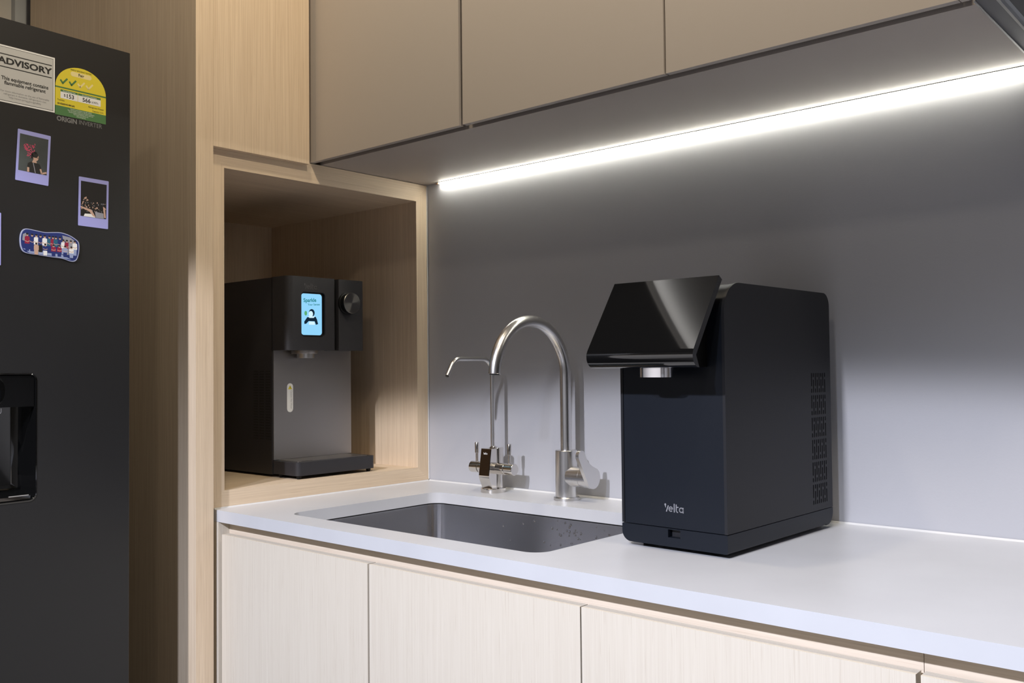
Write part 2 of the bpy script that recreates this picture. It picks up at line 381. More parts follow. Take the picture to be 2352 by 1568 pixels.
tube(bm, [(0.036, -0.004, ZU - 0.001), (0.041, -0.007, ZU - 0.004), (0.046, -0.006, ZU - 0.0025)], 0.0008, 8)
link('wire_end', bm, COPPER, t, world=True, label='bare copper wire end')

# ------------------------------------------------------------------ worktop with the sink cut-out
t = thing('worktop', 'pale grey quartz worktop with a rectangular sink cut-out', 'worktop', (1.1, -0.3, ZC - 0.0235))
SX0, SX1, SY0, SY1 = 0.170, 0.803, -0.541, -0.141
bm = bx(0.0005, 2.60, -0.60, -0.0012, ZC - 0.0235, ZC)
slab = link('slab', bm, QUARTZ, t, world=True, bevel=0.0012)
lm = LOCAL[t.name].inverted().translation
cut(slab, pr([(x + lm.x, y + lm.y) for x, y in rrect(SX0, SX1, SY0, SY1, 0.030, 8)], 'z', ZC - 0.1 + lm.z, ZC + 0.1 + lm.z))
link('sealant_bead', pr([(-0.0012, ZC), (-0.0038, ZC), (-0.0033, ZC + 0.0008), (-0.0020, ZC + 0.0020), (-0.0012, ZC + 0.0030)], 'x', 0.003, 2.6), SEAL, t, world=True, label='white sealant along the backsplash')
link('sealant_bead', pr([(0.0006, ZC), (0.0028, ZC), (0.0016, ZC + 0.0010), (0.0006, ZC + 0.0024)], 'y', -0.598, -0.003), SEAL, t, world=True, label='white sealant along the niche')
link('sealant_bead', pr([(0.0008, -0.0014), (0.0028, -0.0014), (0.0008, -0.0030)], 'z', ZC + 0.0042, 1.6370), SEAL, t, world=True, label='white sealant up the corner')

# sink
t = thing('sink', 'undermounted stainless steel sink let into the worktop', 'sink', (0.489, -0.341, 0.68))
def ring(off, r): return rrect(SX0 - off, SX1 + off, SY0 - off, SY1 + off, r, 8)
bm = bmesh.new(); prof = [(0.0055, 0.0355, 0.8755), (0.002, 0.032, 0.8755), (0.0015, 0.031, 0.870), (-0.002, 0.028, 0.72), (-0.010, 0.026, 0.700), (-0.03, 0.018, 0.690)]
loops = [[bm.verts.new((x, y, z)) for x, y in ring(o_, r_)] for o_, r_, z in prof]
for a, b in zip(loops, loops[1:]):
    for i in range(len(a)): bm.faces.new((a[i], a[(i + 1) % len(a)], b[(i + 1) % len(b)], b[i]))
bm.faces.new(loops[-1])
link('basin', bm, SINKM, t, world=True)
bm = bmesh.new(); A = [bm.verts.new((x, y, 0.8762)) for x, y in ring(0.0025, 0.0325)]; B = [bm.verts.new((x, y, 0.8762)) for x, y in ring(0.0005, 0.0305)]
C2 = [bm.verts.new((x, y, 0.8742)) for x, y in ring(0.0005, 0.0305)]
for i in range(len(A)):
    j = (i + 1) % len(A); bm.faces.new((A[i], A[j], B[j], B[i])); bm.faces.new((B[i], B[j], C2[j], C2[i]))
link('rim_gap_line', bm, DARK, t, world=True, label='dark gap line under the worktop')  # black strip painting the shaded gap between slab and basin
link('drain', lt([(0.045, 0.0), (0.045, 0.004), (0.036, 0.004), (0.033, -0.002), (0.001, -0.002)], (0.49, -0.34, 0.690), caps=False), POLISH, t, world=True)
# water drops on the far wall of the basin
bm = bmesh.new()
for k in range(95):
    x = random.gauss(0.60, 0.09); z = random.uniform(0.775, 0.872)
    if not (0.36 < x < 0.76): continue
    r = random.choice((0.0014, 0.0018, 0.0022, 0.0026)); mtx = Matrix.Translation((x, -0.1404, z)) @ Matrix.Diagonal((1, 0.55, 1.15, 1))
    bmesh.ops.create_uvsphere(bm, u_segments=8, v_segments=5, radius=r, matrix=mtx)
DROP, nt, b = new_mat('water'); sset(b, 'Transmission Weight', 1.0); sset(b, 'Roughness', 0.0); sset(b, 'IOR', 1.33); sset(b, 'Base Color', (1, 1, 1, 1))
o = link('water_drops', bm, DROP); tag(o, 'clear water drops clinging to the far wall of the sink', 'water', kind='stuff')

# ------------------------------------------------------------------ base cabinets
YD = -0.6002; ZD = 0.853
t = thing('side_filler', 'narrow oak filler post at the left end of the base cabinets', 'filler', (0.01, -0.4, 0))
link('filler_board', bx(0.0008, 0.0188, YD, -0.02, 0.0, ZC - 0.024), WD, t, bevel=0.0008, world=True)
doors = [(0.0318, 0.4782, 'leftmost oak base cabinet, beside the tall oak panel'), (0.4826, 0.9234, 'second oak base cabinet from the left, below the sink'),
         (0.9260, 1.3639, 'third oak base cabinet from the left, below the larger dispenser'), (1.3690, 1.81, 'rightmost oak base cabinet, mostly out of frame')]
for xa, xb, lab in doors:
    t = thing('base_cabinet', lab, 'cabinet', ((xa + xb) / 2, -0.3, 0), 0, 'pale oak base cabinets')
    link('door', bx(xa, xb, YD, YD + 0.018, 0.10, ZD), WD, t, bevel=0.0010, world=True)
    xc = xa - (0.0120 if xa < 0.04 else 0.0020)
    link('carcass', bx(xc, xb + 0.0020, YD + 0.020, -0.03, 0.10, 0.66), WD, t, world=True)
    link('plinth', bx(xc, xb + 0.0020, -0.55, -0.535, 0.0, 0.098), GROOVE, t, world=True)
for xa, xb, lab in ((0.0192, 1.3645, 'long recessed oak grip rail under the worktop, left of the joint'), (1.3652, 1.90, 'short recessed oak grip rail under the worktop, right of the joint')):
    t = thing('grip_rail', lab, 'rail', ((xa + xb) / 2, -0.57, 0.78), 0, 'oak grip rails')
    link('rail_board', bx(xa, xb, -0.5755, -0.5600, 0.665, ZC - 0.0245), WX, t, bevel=0.0004, world=True)

# ------------------------------------------------------------------ kitchen tap
TX, TY = 0.4835, -0.062
t = thing('kitchen_tap', 'tall brushed steel kitchen tap with high curved spout behind the sink', 'tap', (TX, TY, ZC))
link('base_flange', lt([(0.0275, 0), (0.0275, 0.005), (0.0262, 0.0068), (0.023, 0.0072)], (0, 0, 0.0002)), STEEL, t)
link('body', lt([(0.0234, 0.0072), (0.0234, 0.1035), (0.0226, 0.1045), (0.0125, 0.1047)], (0, 0, 0)), STEEL, t)
pts = [(0, 0, 0.100), (0, 0, 0.18), (0, 0, 0.258)]
R_ = 0.1115; zc = 0.262
for k in range(0, 33): a = PI * k / 32 * 0.985; pts.append((0, -R_ + R_ * math.cos(a), zc + R_ * math.sin(a)))
rads = [0.0119] * len(pts)
spout = link('spout', tb(pts, rads, 28), STEEL, t)
e = Vector(pts[-1]); d = (Vector(pts[-1]) - Vector(pts[-2])).normalized()
link('spout_tip', tb([e - d * 0.002, e - d * 0.0005, e + d * 0.0], [0.0112, 0.0125, 0.0125], 28), STEEL, t)
link('aerator', tb([e - d * 0.001, e + d * 0.0012], 0.0098, 24), DARK, t)
HZ = 0.0505
link('valve_housing', lt([(0.0205, 0.012), (0.0215, 0.013), (0.0215, 0.0445)], (0, -0.001, HZ), 'x'), STEELX, t)
link('valve_cap', lt([(0.0209, 0.0445), (0.0215, 0.0453), (0.0215, 0.0675)], (0, -0.001, HZ), 'x'), STEELX, t)
c0, r0, c1, r1 = (-0.002, HZ), 0.0222, (-0.0415, 0.0985), 0.0115
dv = Vector((c1[0] - c0[0], c1[1] - c0[1])); ang = math.atan2(dv.y, dv.x); al = math.acos((r0 - r1) / dv.length)
nl_, nr_ = ang + al, ang - al
E0 = Vector(c1) + r1 * Vector((math.cos(nr_), math.sin(nr_)))
dl = Vector((math.sin(nl_), -math.cos(nl_)))                        # along the straight lower edge, towards the tip
if dl.dot(dv) < 0: dl = -dl
Pq, Qc = E0 - dl * 0.020, E0 - dl * 0.034
a_end = math.radians(52); Q_ = Vector(c0) + r0 * Vector((math.cos(a_end), math.sin(a_end)))
bez = [tuple(Q_ * (1 - q) ** 2 + Qc * 2 * q * (1 - q) + Pq * q * q) for q in [k / 8 for k in range(1, 9)]]
poly = arc(c0, r0, nl_, 2 * PI + a_end, 26) + bez + arc(c1, r1, nr_, nl_, 14)
link('lever', pr(poly, 'x', 0.0650, 0.0728), STEEL, t, bevel=0.0012, seg=2)

# ------------------------------------------------------------------ filtered water tap
t = thing('filter_tap', 'small polished filter tap with thin spout and brown front panel', 'tap', (0.2745, -0.0627, ZC))
link('base_flange', lt([(0.0283, 0), (0.0283, 0.0085), (0.0272, 0.0098), (0.02, 0.0100)], (0, 0, 0.0002)), POLISH, t)
side = [(-0.0215, 0.0985), (-0.0305, 0.038)]
cv = []
for k in range(1, 9):
    s = k / 8; cv.append((-0.0305 + 0.0100 * (3 * s * s - 2 * s ** 3), 0.038 - 0.0285 * s))
side += cv + [(0.004, 0.0095), (0.004, 0.0985)]
link('body', pr(side, 'x', -0.0155, 0.0155), POLISH, t, bevel=0.0012, seg=2)
link('rear_column', lt([(0.0170, 0.0100), (0.0170, 0.0985), (0.0160, 0.0995)], (0.0035, 0.0065, 0), 'z'), POLISH, t)
nv = Vector((0, -(0.0985 - 0.038), -(0.0305 - 0.0215))).normalized(); nv = Vector((0, -0.9891, 0.1471)) if False else Vector((0, -0.9891, -0.0)).normalized()
sl = Vector((0, -0.0215 + 0.0305, 0.0985 - 0.038)).normalized()      # up along the face
nf = Vector((1, 0, 0)).cross(sl).normalized()
fl0 = Vector((0, -0.0305, 0.038))
bm = bmesh.new(); q = []
for h in (0.0003, 0.0014):
    q.append([bm.verts.new(fl0 + sl * b_ + Vector((a_, 0, 0)) + nf * h) for a_, b_ in ((-0.0143, 0.001), (0.0143, 0.001), (0.0143, 0.0595), (-0.0143, 0.0595))])
bm.faces.new(q[0][::-1]); bm.faces.new(q[1])
for i in range(4): bm.faces.new((q[0][i], q[0][(i + 1) % 4], q[1][(i + 1) % 4], q[1][i]))
fp = link('front_panel', bm, BROWNGL, t, label='brown glossy front panel')
fl = Flat(fl0 + nf * 0.0015, (1, 0, 0), sl, nf)
velta(fl, -0.0062, 0.0480, 0.0046, WHITEP, 0.0001, 0.0009); fl.build('logo', fp, 'small white word mark')
for s in (1, -1):
    h = link('valve', lt([(0.0118, 0.0145 * s), (0.0118, 0.0400 * s), (0.0108, 0.0402 * s), (0.0108, 0.0412 * s), (0.0128, 0.0414 * s), (0.0130, 0.0640 * s), (0.0122, 0.0650 * s)], (0, 0.0, 0.0535), 'x', 32), POLISH, t)
    link('valve_collar', lt([(0.0128, 0.0150 * s), (0.0130, 0.0160 * s), (0.0130, 0.0385 * s), (0.0122, 0.0395 * s)], (0, 0, 0.0535), 'x', 32), POLISH, h)
    link('handle_pin', lt([(0.0032, 0.012), (0.0032, 0.0310), (0.0046, 0.0320), (0.0050, 0.0550), (0.0044, 0.0560)], (0.0495 * s, 0, 0.0535), 'z', 20), POLISH, t)
link('spout_collar', lt([(0.0085, 0.0985), (0.0085, 0.1010), (0.0062, 0.1030)], (0, 0.002, 0), 'z', 24), POLISH, t)
pts = [(0, 0.0, 0.100), (0, 0, 0.2), (0, 0, 0.268)]
for k in range(1, 13): a = k / 12 * PI / 2; pts.append((0, -0.032 + 0.032 * math.cos(a), 0.268 + 0.032 * math.sin(a)))
pts += [(0, -0.06, 0.300), (0, -0.098, 0.300)]
th = math.radians(58)
for k in range(1, 11): a = k / 10 * th; pts.append((0, -0.104 - 0.030 * math.sin(a), 0.270 + 0.030 * math.cos(a)))
l_ = Vector(pts[-1]); pts.append(tuple(l_ + Vector((0, -math.cos(th), -math.sin(th))) * 0.026))
link('spout', tb(pts, 0.0048, 18), STEEL, t)
l_ = Vector(pts[-1]); dd = Vector((0, -math.cos(th), -math.sin(th)))
link('spout_tip', tb([l_ - dd * 0.001, l_ + dd * 0.0018], 0.0040, 16), DARK, t)

# ------------------------------------------------------------------ larger water dispenser (right)
RZ = math.radians(-1.5)
t = thing('water_dispenser', 'larger black countertop water dispenser with tilted glossy screen, right of the taps', 'water dispenser', (1.042, -0.4034, ZC), RZ)
W = 0.186
def outline(o_, zb):
    H, D = 0.402, 0.357
    rF, rB = 0.046, 0.022
    p = [(o_, zb)] + [(y, z) for y, z in arc((rF, H - rF), rF - o_, PI, PI / 2, 14)] + [(y, z) for y, z in arc((D - rB, H - rB), rB - o_, PI / 2, 0, 8)] + [(D - o_, zb)]
    return p
ZS = 0.0350
sp = link('side_panel', pr(outline(0, ZS), 'x', -0.0045, 0.0), MATTE, t, bevel=0.0012)
bm = bmesh.new()
for g in range(6):
    zt = 0.2655 - g * 0.0372
    for c in range(8):
        yc = 0.2835 + c * 0.00725; L_ = 0.0335
        sp_ = ((0.0, 0.0225), (0.0260, L_)) if c % 2 == 0 else ((0.0, 0.0075), (0.0110, L_))
        for a_, b_ in sp_: prism(bm, rrect(yc - 0.0017, yc + 0.0017, zt - b_, zt - a_, 0.0015, 3), 'x', -0.006, 0.002)
cut(sp, bm)
link('vent_shade_sheet', bx(-0.0050, -0.0046, 0.27, 0.345, 0.04, 0.27), DARK, t)  # added black sheet painting the shade behind the slots
link('side_panel', pr(outline(0, ZS), 'x', -W, -W + 0.0045), MATTE, t, bevel=0.0012)
link('shell', pr(outline(0.0012, ZS), 'x', -W + 0.0050, -0.0051), NAVY, t)
bm = bmesh.new()
prof = rrect(-W, 0, 0.0065, 0.0340, (0.016, 0.003, 0.0005, 0.0005), 8)
prism(bm, prof, 'y', 0.0, 0.330)
base = link('base_drawer', bm, NAVY, t, smooth=30)
bm = pr([(0.3300, 0.0340), (0.357, 0.0340), (0.357, 0.030)] + arc((0.335, 0.0285), 0.022, 0, -PI / 2, 8) + [(0.3300, 0.0065)], 'x', -W, 0.0)
link('rear_foot_block', bm, NAVY, t)
cut(base, bx(-0.1012, -0.0795, -0.01, 0.012, 0.0205, 0.0325))
link('drawer_latch', bx(-0.0985, -0.0800, 0.0075, 0.0115, 0.0208, 0.0310), MATTE, t, bevel=0.0004)
for xx in (-0.155, -0.03):
    for yy in (0.03, 0.31): link('foot', lt([(0.010, 0.0), (0.011, 0.0065)], (xx, yy, 0.0002), 'z', 20), DARK, t)
link('bottom_plate', bx(-0.160, -0.014, 0.018, 0.325, 0.0022, 0.0064), DARK, t)
# tilted head
fr = Vector((-0.0120, 0.4095)); fb = Vector((-0.0835, 0.3035))
dn = (fb - fr).normalized(); nin = Vector((-dn.y, dn.x))
if nin.x < 0: nin = -nin
cr = 0.0170; cc = fb + nin * cr
a0 = math.atan2(-nin.y, -nin.x)
aS = a0 if a0 > 0 else a0 + 2 * PI; aE = 1.50 * PI; TH = 0.0100
outer = [tuple(fr), tuple(fb)] + arc(tuple(cc), cr, aS, aE, 8)[1:]
inner = [tuple(fb + nin * TH + dn * 0.004), tuple(fr + nin * TH)]
hp = link('touch_screen', pr(outer + inner, 'x', -W, 0.0), GLOSSB, t, bevel=0.0016, seg=2, label='glossy black tilted screen plate')
link('head_housing', pr([(-0.016, 0.372), (-0.0740, 0.3000), (-0.0700, 0.2860), (-0.0650, 0.2775), (0.008, 0.2775), (0.008, 0.372)], 'x', -W + 0.0025, -0.030), DARK, t)
bm = pr(rrect(-0.1145, -0.0615, -0.057, -0.030, 0.012, 8), 'z', 0.2630, 0.2790)
link('nozzle', bm, brushed('bright_nozzle_metal', (0.85, 0.85, 0.88), 0.2), t, bevel=0.001, label='silver water outlet')
fl = Flat((-0.1085, 0.0011, 0.0590), (1, 0, 0), (0, 0, 1), (0, -1, 0))
velta(fl, 0.0012, 0.0, 0.0128, LOGO); fl.build('logo', t, 'pale grey word mark')

# ------------------------------------------------------------------ smaller water dispenser (in the niche)
ZN = 0.9353
t = thing('water_dispenser', 'smaller graphite water dispenser with lit blue display, inside the oak niche', 'water dispenser', (-0.118, -0.265, ZN))
YA, YB = -0.377, -0.1500
bod = link('body', bx(-0.46, -0.1215, YA, YB, 0.9410, 1.3925), MATTE2, t, world=True, bevel=0.003)
bm = bmesh.new()
for r_ in range(26):
    for c in range(3): box(bm, -0.196 + c * 0.0245, -0.176 + c * 0.0245, YA - 0.0004, YA + 0.001, 1.02 + r_ * 0.0062, 1.0232 + r_ * 0.0062)
o = link('vent_slots', bm, plain('vent_slot_shade', (0.013, 0.0125, 0.014), 0.5), t, world=True); o['kind'] = 'stuff'  # raised dark bars paint the shade of the side slots
link('steel_panel', bx(-0.1215, -0.1180, YA + 0.0015, YB - 0.001, 0.9740, 1.2265), PANELST, t, world=True, bevel=0.0006, label='brushed steel splash panel')
fl = Flat((-0.1178, -0.3309, 1.1151), (0, 1, 0), (0, 0, 1), (1, 0, 0))
fl.poly(rrect(-0.0084, 0.0084, -0.0335, 0.0335, 0.0083, 8), WHITEP, 0.0001)
fl.poly([(-0.0058, 0.0195), (0.0058, 0.0195), (0, 0.0290)], YEL, 0.0002); fl.stroke([(0, 0.0265), (0, 0.0222)], 0.0010, BLACKP, 0.0003)
fl.text('Caution: Hot Water', 0.0018, 0.0170, 0.0052, GREYP, 0.0002, 'LEFT', rot=-PI / 2)
fl.build('caution_label', t, 'white capsule-shaped caution label', world=True)
XH = -0.060; HB, HT = 1.2245, 1.3932
hd = link('head', pr(rrect(-0.124, XH, YA, -0.2445, (0.001, 0.016, 0.003, 0.001), 8), 'z', HB, HT), MATTE2, t, bevel=0.0008, world=True)
lm = LOCAL[t.name].inverted().translation
def rr_yz(a, b, c, d, r, x0_, x1_):
    return pr([(y + lm.y, z + lm.z) for y, z in rrect(a, b, c, d, r, 6)], 'x', x0_ + lm.x, x1_ + lm.x)
cut(hd, rr_yz(-0.3402, -0.2728, 1.2555, 1.3585, 0.0085, XH - 0.006, XH + 0.01))
link('head_spine', bx(-0.124, XH - 0.010, -0.2460, -0.2310, HB + 0.001, HT - 0.003), DARK, t, world=True)
link('dial_housing', pr(rrect(-0.124, XH, -0.2330, -0.1570, (0.001, 0.003, 0.007, 0.001), 8), 'z', HB, HT), MATTE2, t, bevel=0.0008, world=True)
link('screen_bezel', bx(XH - 0.0056, XH - 0.0050, -0.3395, -0.2735, 1.2563, 1.3577), GLOSSB, t, world=True)
fl = Flat((XH - 0.0046, -0.3085, 1.3080), (0, 1, 0), (0, 0, 1), (1, 0, 0))
fl.poly(rrect(-0.0290, 0.0290, -0.0485, 0.0470, 0.007, 6), SCREEN, 0.0001)
fl.text('Sparkle', -0.0225, 0.0270, 0.0122, SCR_T, 0.0002, 'LEFT', bold=0.0003, rot=0.06)
fl.text('Your Senses', -0.0105, 0.0193, 0.0068, SCR_T, 0.0002, 'LEFT', bold=0.0001, rot=0.06)
# a plain little drawing: someone leaning on a table with a green cup
fl.ell(-0.0165, 0.0015, 0.0038, 0.0055, SCR_G, 0.0002)
fl.ell(0.0005, 0.0030, 0.0082, 0.0088, SCR_K, 0.0002); fl.ell(-0.0022, 0.0002, 0.0060, 0.0070, SCR_W, 0.0003)
fl.poly([(-0.0125, -0.0075), (0.0115, -0.0058), (0.0150, -0.0118), (0.0182, -0.0225), (0.0120, -0.0245), (0.0085, -0.0165), (-0.0085, -0.0165), (-0.0150, -0.0225), (-0.0202, -0.0235), (-0.0208, -0.0180)], SCR_K, 0.0002)
fl.poly([(-0.0105, -0.0058), (0.0095, -0.0045), (0.0060, -0.0085), (-0.0060, -0.0090)], SCR_W, 0.0003)
fl.poly([(-0.0080, -0.0245), (0.0092, -0.0245), (0.0080, -0.0172), (-0.0070, -0.0172)], SCR_W, 0.0002)
fl.build('display', t, 'lit pale blue display', world=True)
KY, KZ = -0.2090, 1.3368
kb = link('dial', lt([(0.0262, XH), (0.0262, XH + 0.004), (0.0235, XH + 0.005), (0.0235, XH + 0.0175)], (0, KY, KZ), 'x', 48), DARK, t, world=True)
KM, nt, b = new_mat('radial_brushed_dial'); sset(b, 'Metallic', 1.0); sset(b, 'Base Color', (0.19, 0.185, 0.18, 1)); sset(b, 'Roughness', 0.30); sset(b, 'Anisotropic', 0.85)
tg = nt.nodes.new('ShaderNodeTangent'); tg.direction_type = 'RADIAL'; tg.axis = 'X'; nt.links.new(tg.outputs[0], b.inputs['Tangent'])
kc = bmesh.new(); lathe(kc, [(0.0245, 0.0), (0.0247, 0.0008), (0.0247, 0.0022), (0.0240, 0.0030), (0.0005, 0.0030)], (0, 0, 0), 'x', 64)
kf = bpy.data.objects  # dial face keeps its own origin at the dial's centre so the brushing turns round it
o = link('dial_face', kc, KM, kb, label='brushed metal dial face'); o.location = Vector((XH + 0.0172, KY, KZ)) - Vector(t.location)
fl = Flat((XH + 0.0001, -0.3320, 1.3652), (0, 1, 0), (0, 0, 1), (1, 0, 0)); velta(fl, 0.0, 0.0, 0.0135, EMBOSS, 0.0001, 0.0014); fl.build('logo', t, 'embossed word mark', world=True)
NX, NY = -0.092, -0.3090
link('nozzle_collar', lt([(0.030, 1.2170), (0.0305, 1.2180), (0.0305, 1.2245)], (NX, NY, 0), 'z', 36), PANELST, t, world=True)
link('nozzle', lt([(0.0150, 1.2065), (0.0200, 1.2068), (0.0200, 1.2170)], (NX + 0.002, NY + 0.002, 0), 'z', 32), STEEL, t, world=True)
tr = link('drip_tray', pr(rrect(-0.1180, -0.0255, YA, -0.1530, (0.001, 0.014, 0.010, 0.001), 8), 'z', 0.9430, 0.9728), MATTE2, t, bevel=0.0010, world=True)
link('drip_grid', pr(rrect(-0.1165, -0.0400, YA + 0.012, -0.165, 0.004, 4), 'z', 0.9726, 0.9738), PANELST, tr, world=True)
link('drain_slot', bx(-0.0480, -0.0440, -0.352, -0.322, 0.9736, 0.97395), DARK, tr, world=True)  # thin black bar painting the shade inside the slot
for xx, yy in ((-0.036, -0.366), (-0.036, -0.166), (-0.10, -0.368), (-0.10, -0.160), (-0.44, -0.36), (-0.44, -0.17)):
    link('foot', lt([(0.0042, ZN + 0.0002), (0.0055, ZN + 0.0035), (0.0055, 0.9435)], (xx, yy, 0), 'z', 16), DARK, t, world=True)

# ------------------------------------------------------------------ refrigerator
AX, AY, FT = 0.0521, -0.80, 1.7657
FZ = math.radians(3.5608)
t = thing('refrigerator', 'dark grey steel refrigerator with stickers on its door, at the left', 'refrigerator', (AX, AY, 0), FZ)
link('cabinet_body', bx(-0.68, -0.072, -0.70, -0.006, 0.03, FT - 0.012), FRIDGE, t, bevel=0.004)
for xx in (-0.62, -0.12):
    for yy in (-0.64, -0.06): link('foot', lt([(0.02, 0.0), (0.02, 0.032)], (xx, yy, 0.0), 'z', 16), DARK, t)
dr = link('door', pr(rrect(-0.065, 0.0, -0.705, 0.0, (0.004, 0.003, 0.003, 0.004), 6), 'z', 0.06, FT), FRIDGE, t, bevel=0.0015)
cut(dr, pr([(y, z) for y, z in rrect(-0.395, -0.1672, 0.9640, 1.1785, 0.013, 8)], 'x', -0.055, 0.01))
LY0, LY1, LZ0, LZ1 = -0.3948, -0.1674, 0.9642, 1.1783
rec = bmesh.new()
def loop(off, x, r): return [rec.verts.new((x, y, z)) for y, z in rrect(LY0 + off, LY1 - off, LZ0 + off, LZ1 - off, r, 8)]
ls = [loop(0, 0.0008, 0.0128), loop(0.0022, 0.0012, 0.0108), loop(0.0030, -0.003, 0.010), loop(0.010, -0.046, 0.012), loop(0.02, -0.0485, 0.010)]
for a, b_ in zip(ls, ls[1:]):
    for i in range(len(a)): rec.faces.new((a[i], a[(i + 1) % len(a)], b_[(i + 1) % len(b_)], b_[i]))
rec.faces.new(ls[-1])
dp = link('dispenser_recess', rec, GLOSSB, t, label='glossy black ice and water recess')
BLK = plain('black_satin_plastic', (0.003, 0.003, 0.003), 0.22, spec=0.22)
link('control_panel', bx(-0.020, -0.0022, LY0 + 0.004, -0.1712, 1.1225, 1.1745), BLK, dp, bevel=0.001)
link('paddle', pr([(-0.045, 1.115), (-0.040, 1.115), (-0.018, 1.005), (-0.023, 1.003)], 'y', -0.33, -0.222), DARK, dp, bevel=0.001)
link('drip_shelf', pr([(-0.046, 0.972), (-0.004, 0.9685), (-0.004, 0.974), (-0.046, 0.984)], 'y', LY0 + 0.006, -0.1755), GLOSSB, dp, bevel=0.0012)
link('shelf_trim', bx(-0.0065, -0.0045, -0.2105, -0.178, 0.9742, 0.9756), STEEL, dp)
link('outlet_ring', lt([(0.030, -0.006), (0.034, -0.004), (0.034, 0.0), (0.030, 0.0008)], (-0.0021, -0.252, 1.150), 'x', 30), GLOSSB, dp)
FX = 0.0
fl = Flat((0.0006, 0, 0), (0, 1, 0), (0, 0, 1), (1, 0, 0)); fl.text('EAU', -0.2225, 1.1070, 0.012, LOGO, 0.0, 'CENTER', sx=0.6); 
# stickers: coordinates are -(distance from the right-hand door edge), height
fl2 = Flat((0.0, 0, 0), (0, 1, 0), (0, 0, 1), (1, 0, 0))
fl2.bm.free(); fl2 = Flat((0.0003, 0, 0), (0, 1, 0), (0, 0, 1), (1, 0, 0))
fl.bm.free()
L0, L1, B0, B1 = -0.2390, -0.1397, 1.6258, 1.7210
fl2.rect(L0, L1, B0, B1, WHITEP, 0.0)
fl2.rect(L0 + 0.0026, L1 - 0.0026, B0 + 0.0026, B1 - 0.0026, BLACKP, 0.0001)
fl2.rect(L0 + 0.0033, L1 - 0.0033, B0 + 0.0033, B1 - 0.0033, STICK, 0.0002)
for zz in (1.7060, 1.6848): fl2.rect(L0 + 0.006, L1 - 0.0052, zz - 0.0008, zz + 0.0008, BLACKP, 0.0003)
mc = (L0 + L1) / 2
fl2.text('ADVISORY', mc, 1.6905, 0.0146, BLACKP, 0.0003, bold=0.00055, sx=1.26)
fl2.text('This equipment contains', mc, 1.6635, 0.0084, BLACKP, 0.0003, bold=0.00022, sx=0.93)
fl2.text('flammable refrigerant', mc, 1.6560, 0.0084, BLACKP, 0.0003, bold=0.00022, sx=0.93)
for i, s in enumerate(('For more information on the use of flammable', 'refrigerant in domestic refrigerators visit', 'http://www.spring.gov.sg/safety')):
    fl2.text(s, mc, 1.6433 - i * 0.0046, 0.0046, GREYP, 0.0003, sx=0.92)
fl2.build('advisory_sticker', t, 'pale grey rectangular advisory sticker')
fl3 = Flat((0.0003, 0, 0), (0, 1, 0), (0, 0, 1), (1, 0, 0))
e0, e1, eb, et = -0.1390, -0.0476, 1.6240, 1.7140; mc = (e0 + e1) / 2
hw = (e1 - e0) / 2; zs_ = 1.672
dome = [(e0, eb), (e1, eb), (e1, zs_)] + [(mc + hw * math.cos(PI * k / 24), zs_ + (et - zs_) * math.sin(PI * k / 24) ** 0.95) for k in range(1, 24)] + [(e0, zs_)]
fl3.poly(dome, YEL, 0.0)
fl3.rect(e0, e1, eb, 1.6402, GRN, 0.0001); fl3.rect(e0, e1, 1.6715, 1.6740, GRN, 0.0001)
fl3.text('ENERGY EFFICIENCY RATING', mc, 1.7068, 0.0036, BLACKP, 0.0002, sx=0.8)
fl3.poly(rrect(mc - 0.0188, mc + 0.0188, 1.6968, 1.7052, 0.004, 5), CREAM, 0.0001)
fl3.text('Fair', mc, 1.6990, 0.0068, BLACKP, 0.0002, bold=0.00015)
for i, (s_, m_) in enumerate(((0.1243, GRN), (0.1088, GRN), (0.0935, CREAM), (0.0785, CREAM))):
    fl3.stroke([(-s_ - 0.0055, 1.6858), (-s_ - 0.0012, 1.6800)], 0.0030, m_, 0.0001); fl3.stroke([(-s_ - 0.0022, 1.6798), (-s_ + 0.0062, 1.6898)], 0.0030, m_, 0.0001)
fl3.rect(-0.1298, -0.0575, 1.6540, 1.6655, WHITEP, 0.0001); fl3.rect(-0.1298, -0.0575, 1.6655, 1.6692, GRN, 0.0001)
fl3.rect(-0.0994, -0.0988, 1.6540, 1.6692, YEL, 0.0002)
fl3.text('Annual Energy Cost', -0.1146, 1.6662, 0.0034, WHITEP, 0.0002, sx=0.80); fl3.text('Annual Energy Consumption', -0.0784, 1.6662, 0.0034, WHITEP, 0.0002, sx=0.68)
fl3.text('$', -0.1225, 1.6578, 0.0065, BLACKP, 0.0002); fl3.text('153', -0.1130, 1.6563, 0.0100, BLACKP, 0.0002, bold=0.0002)
fl3.text('566', -0.0835, 1.6563, 0.0100, BLACKP, 0.0002, bold=0.0002); fl3.text('kWh', -0.0680, 1.6566, 0.0062, BLACKP, 0.0002)
fl3.text('Toshiba', -0.1355, 1.6492, 0.0040, BLACKP, 0.0002, 'LEFT'); fl3.text('GR-RS600WE-PMV(49)', -0.1355, 1.6428, 0.0040, BLACKP, 0.0002, 'LEFT', sx=0.8, bold=0.0001)
fl3.text('Refrigerator-Freezer', -0.0515, 1.6480, 0.0040, BLACKP, 0.0002, 'RIGHT', sx=0.85); fl3.text('Capacity: 514 L', -0.0515, 1.6420, 0.0040, BLACKP, 0.0002, 'RIGHT', sx=0.85)
for i, s in enumerate(('Tested in accordance with IEC 62552', 'This test result is based on standard conditions', 'Actual energy consumption varies with use', 'For more information see', 'www.nea.gov.sg')):
    fl3.text(s, mc, 1.6372 - i * 0.0027, 0.0028, WHITEP, 0.0002, sx=0.9)
fl3.build('energy_label', t, 'yellow and green dome-shaped energy label')
fl4 = Flat((0.0003, 0, 0), (0, 1, 0), (0, 0, 1), (1, 0, 0))
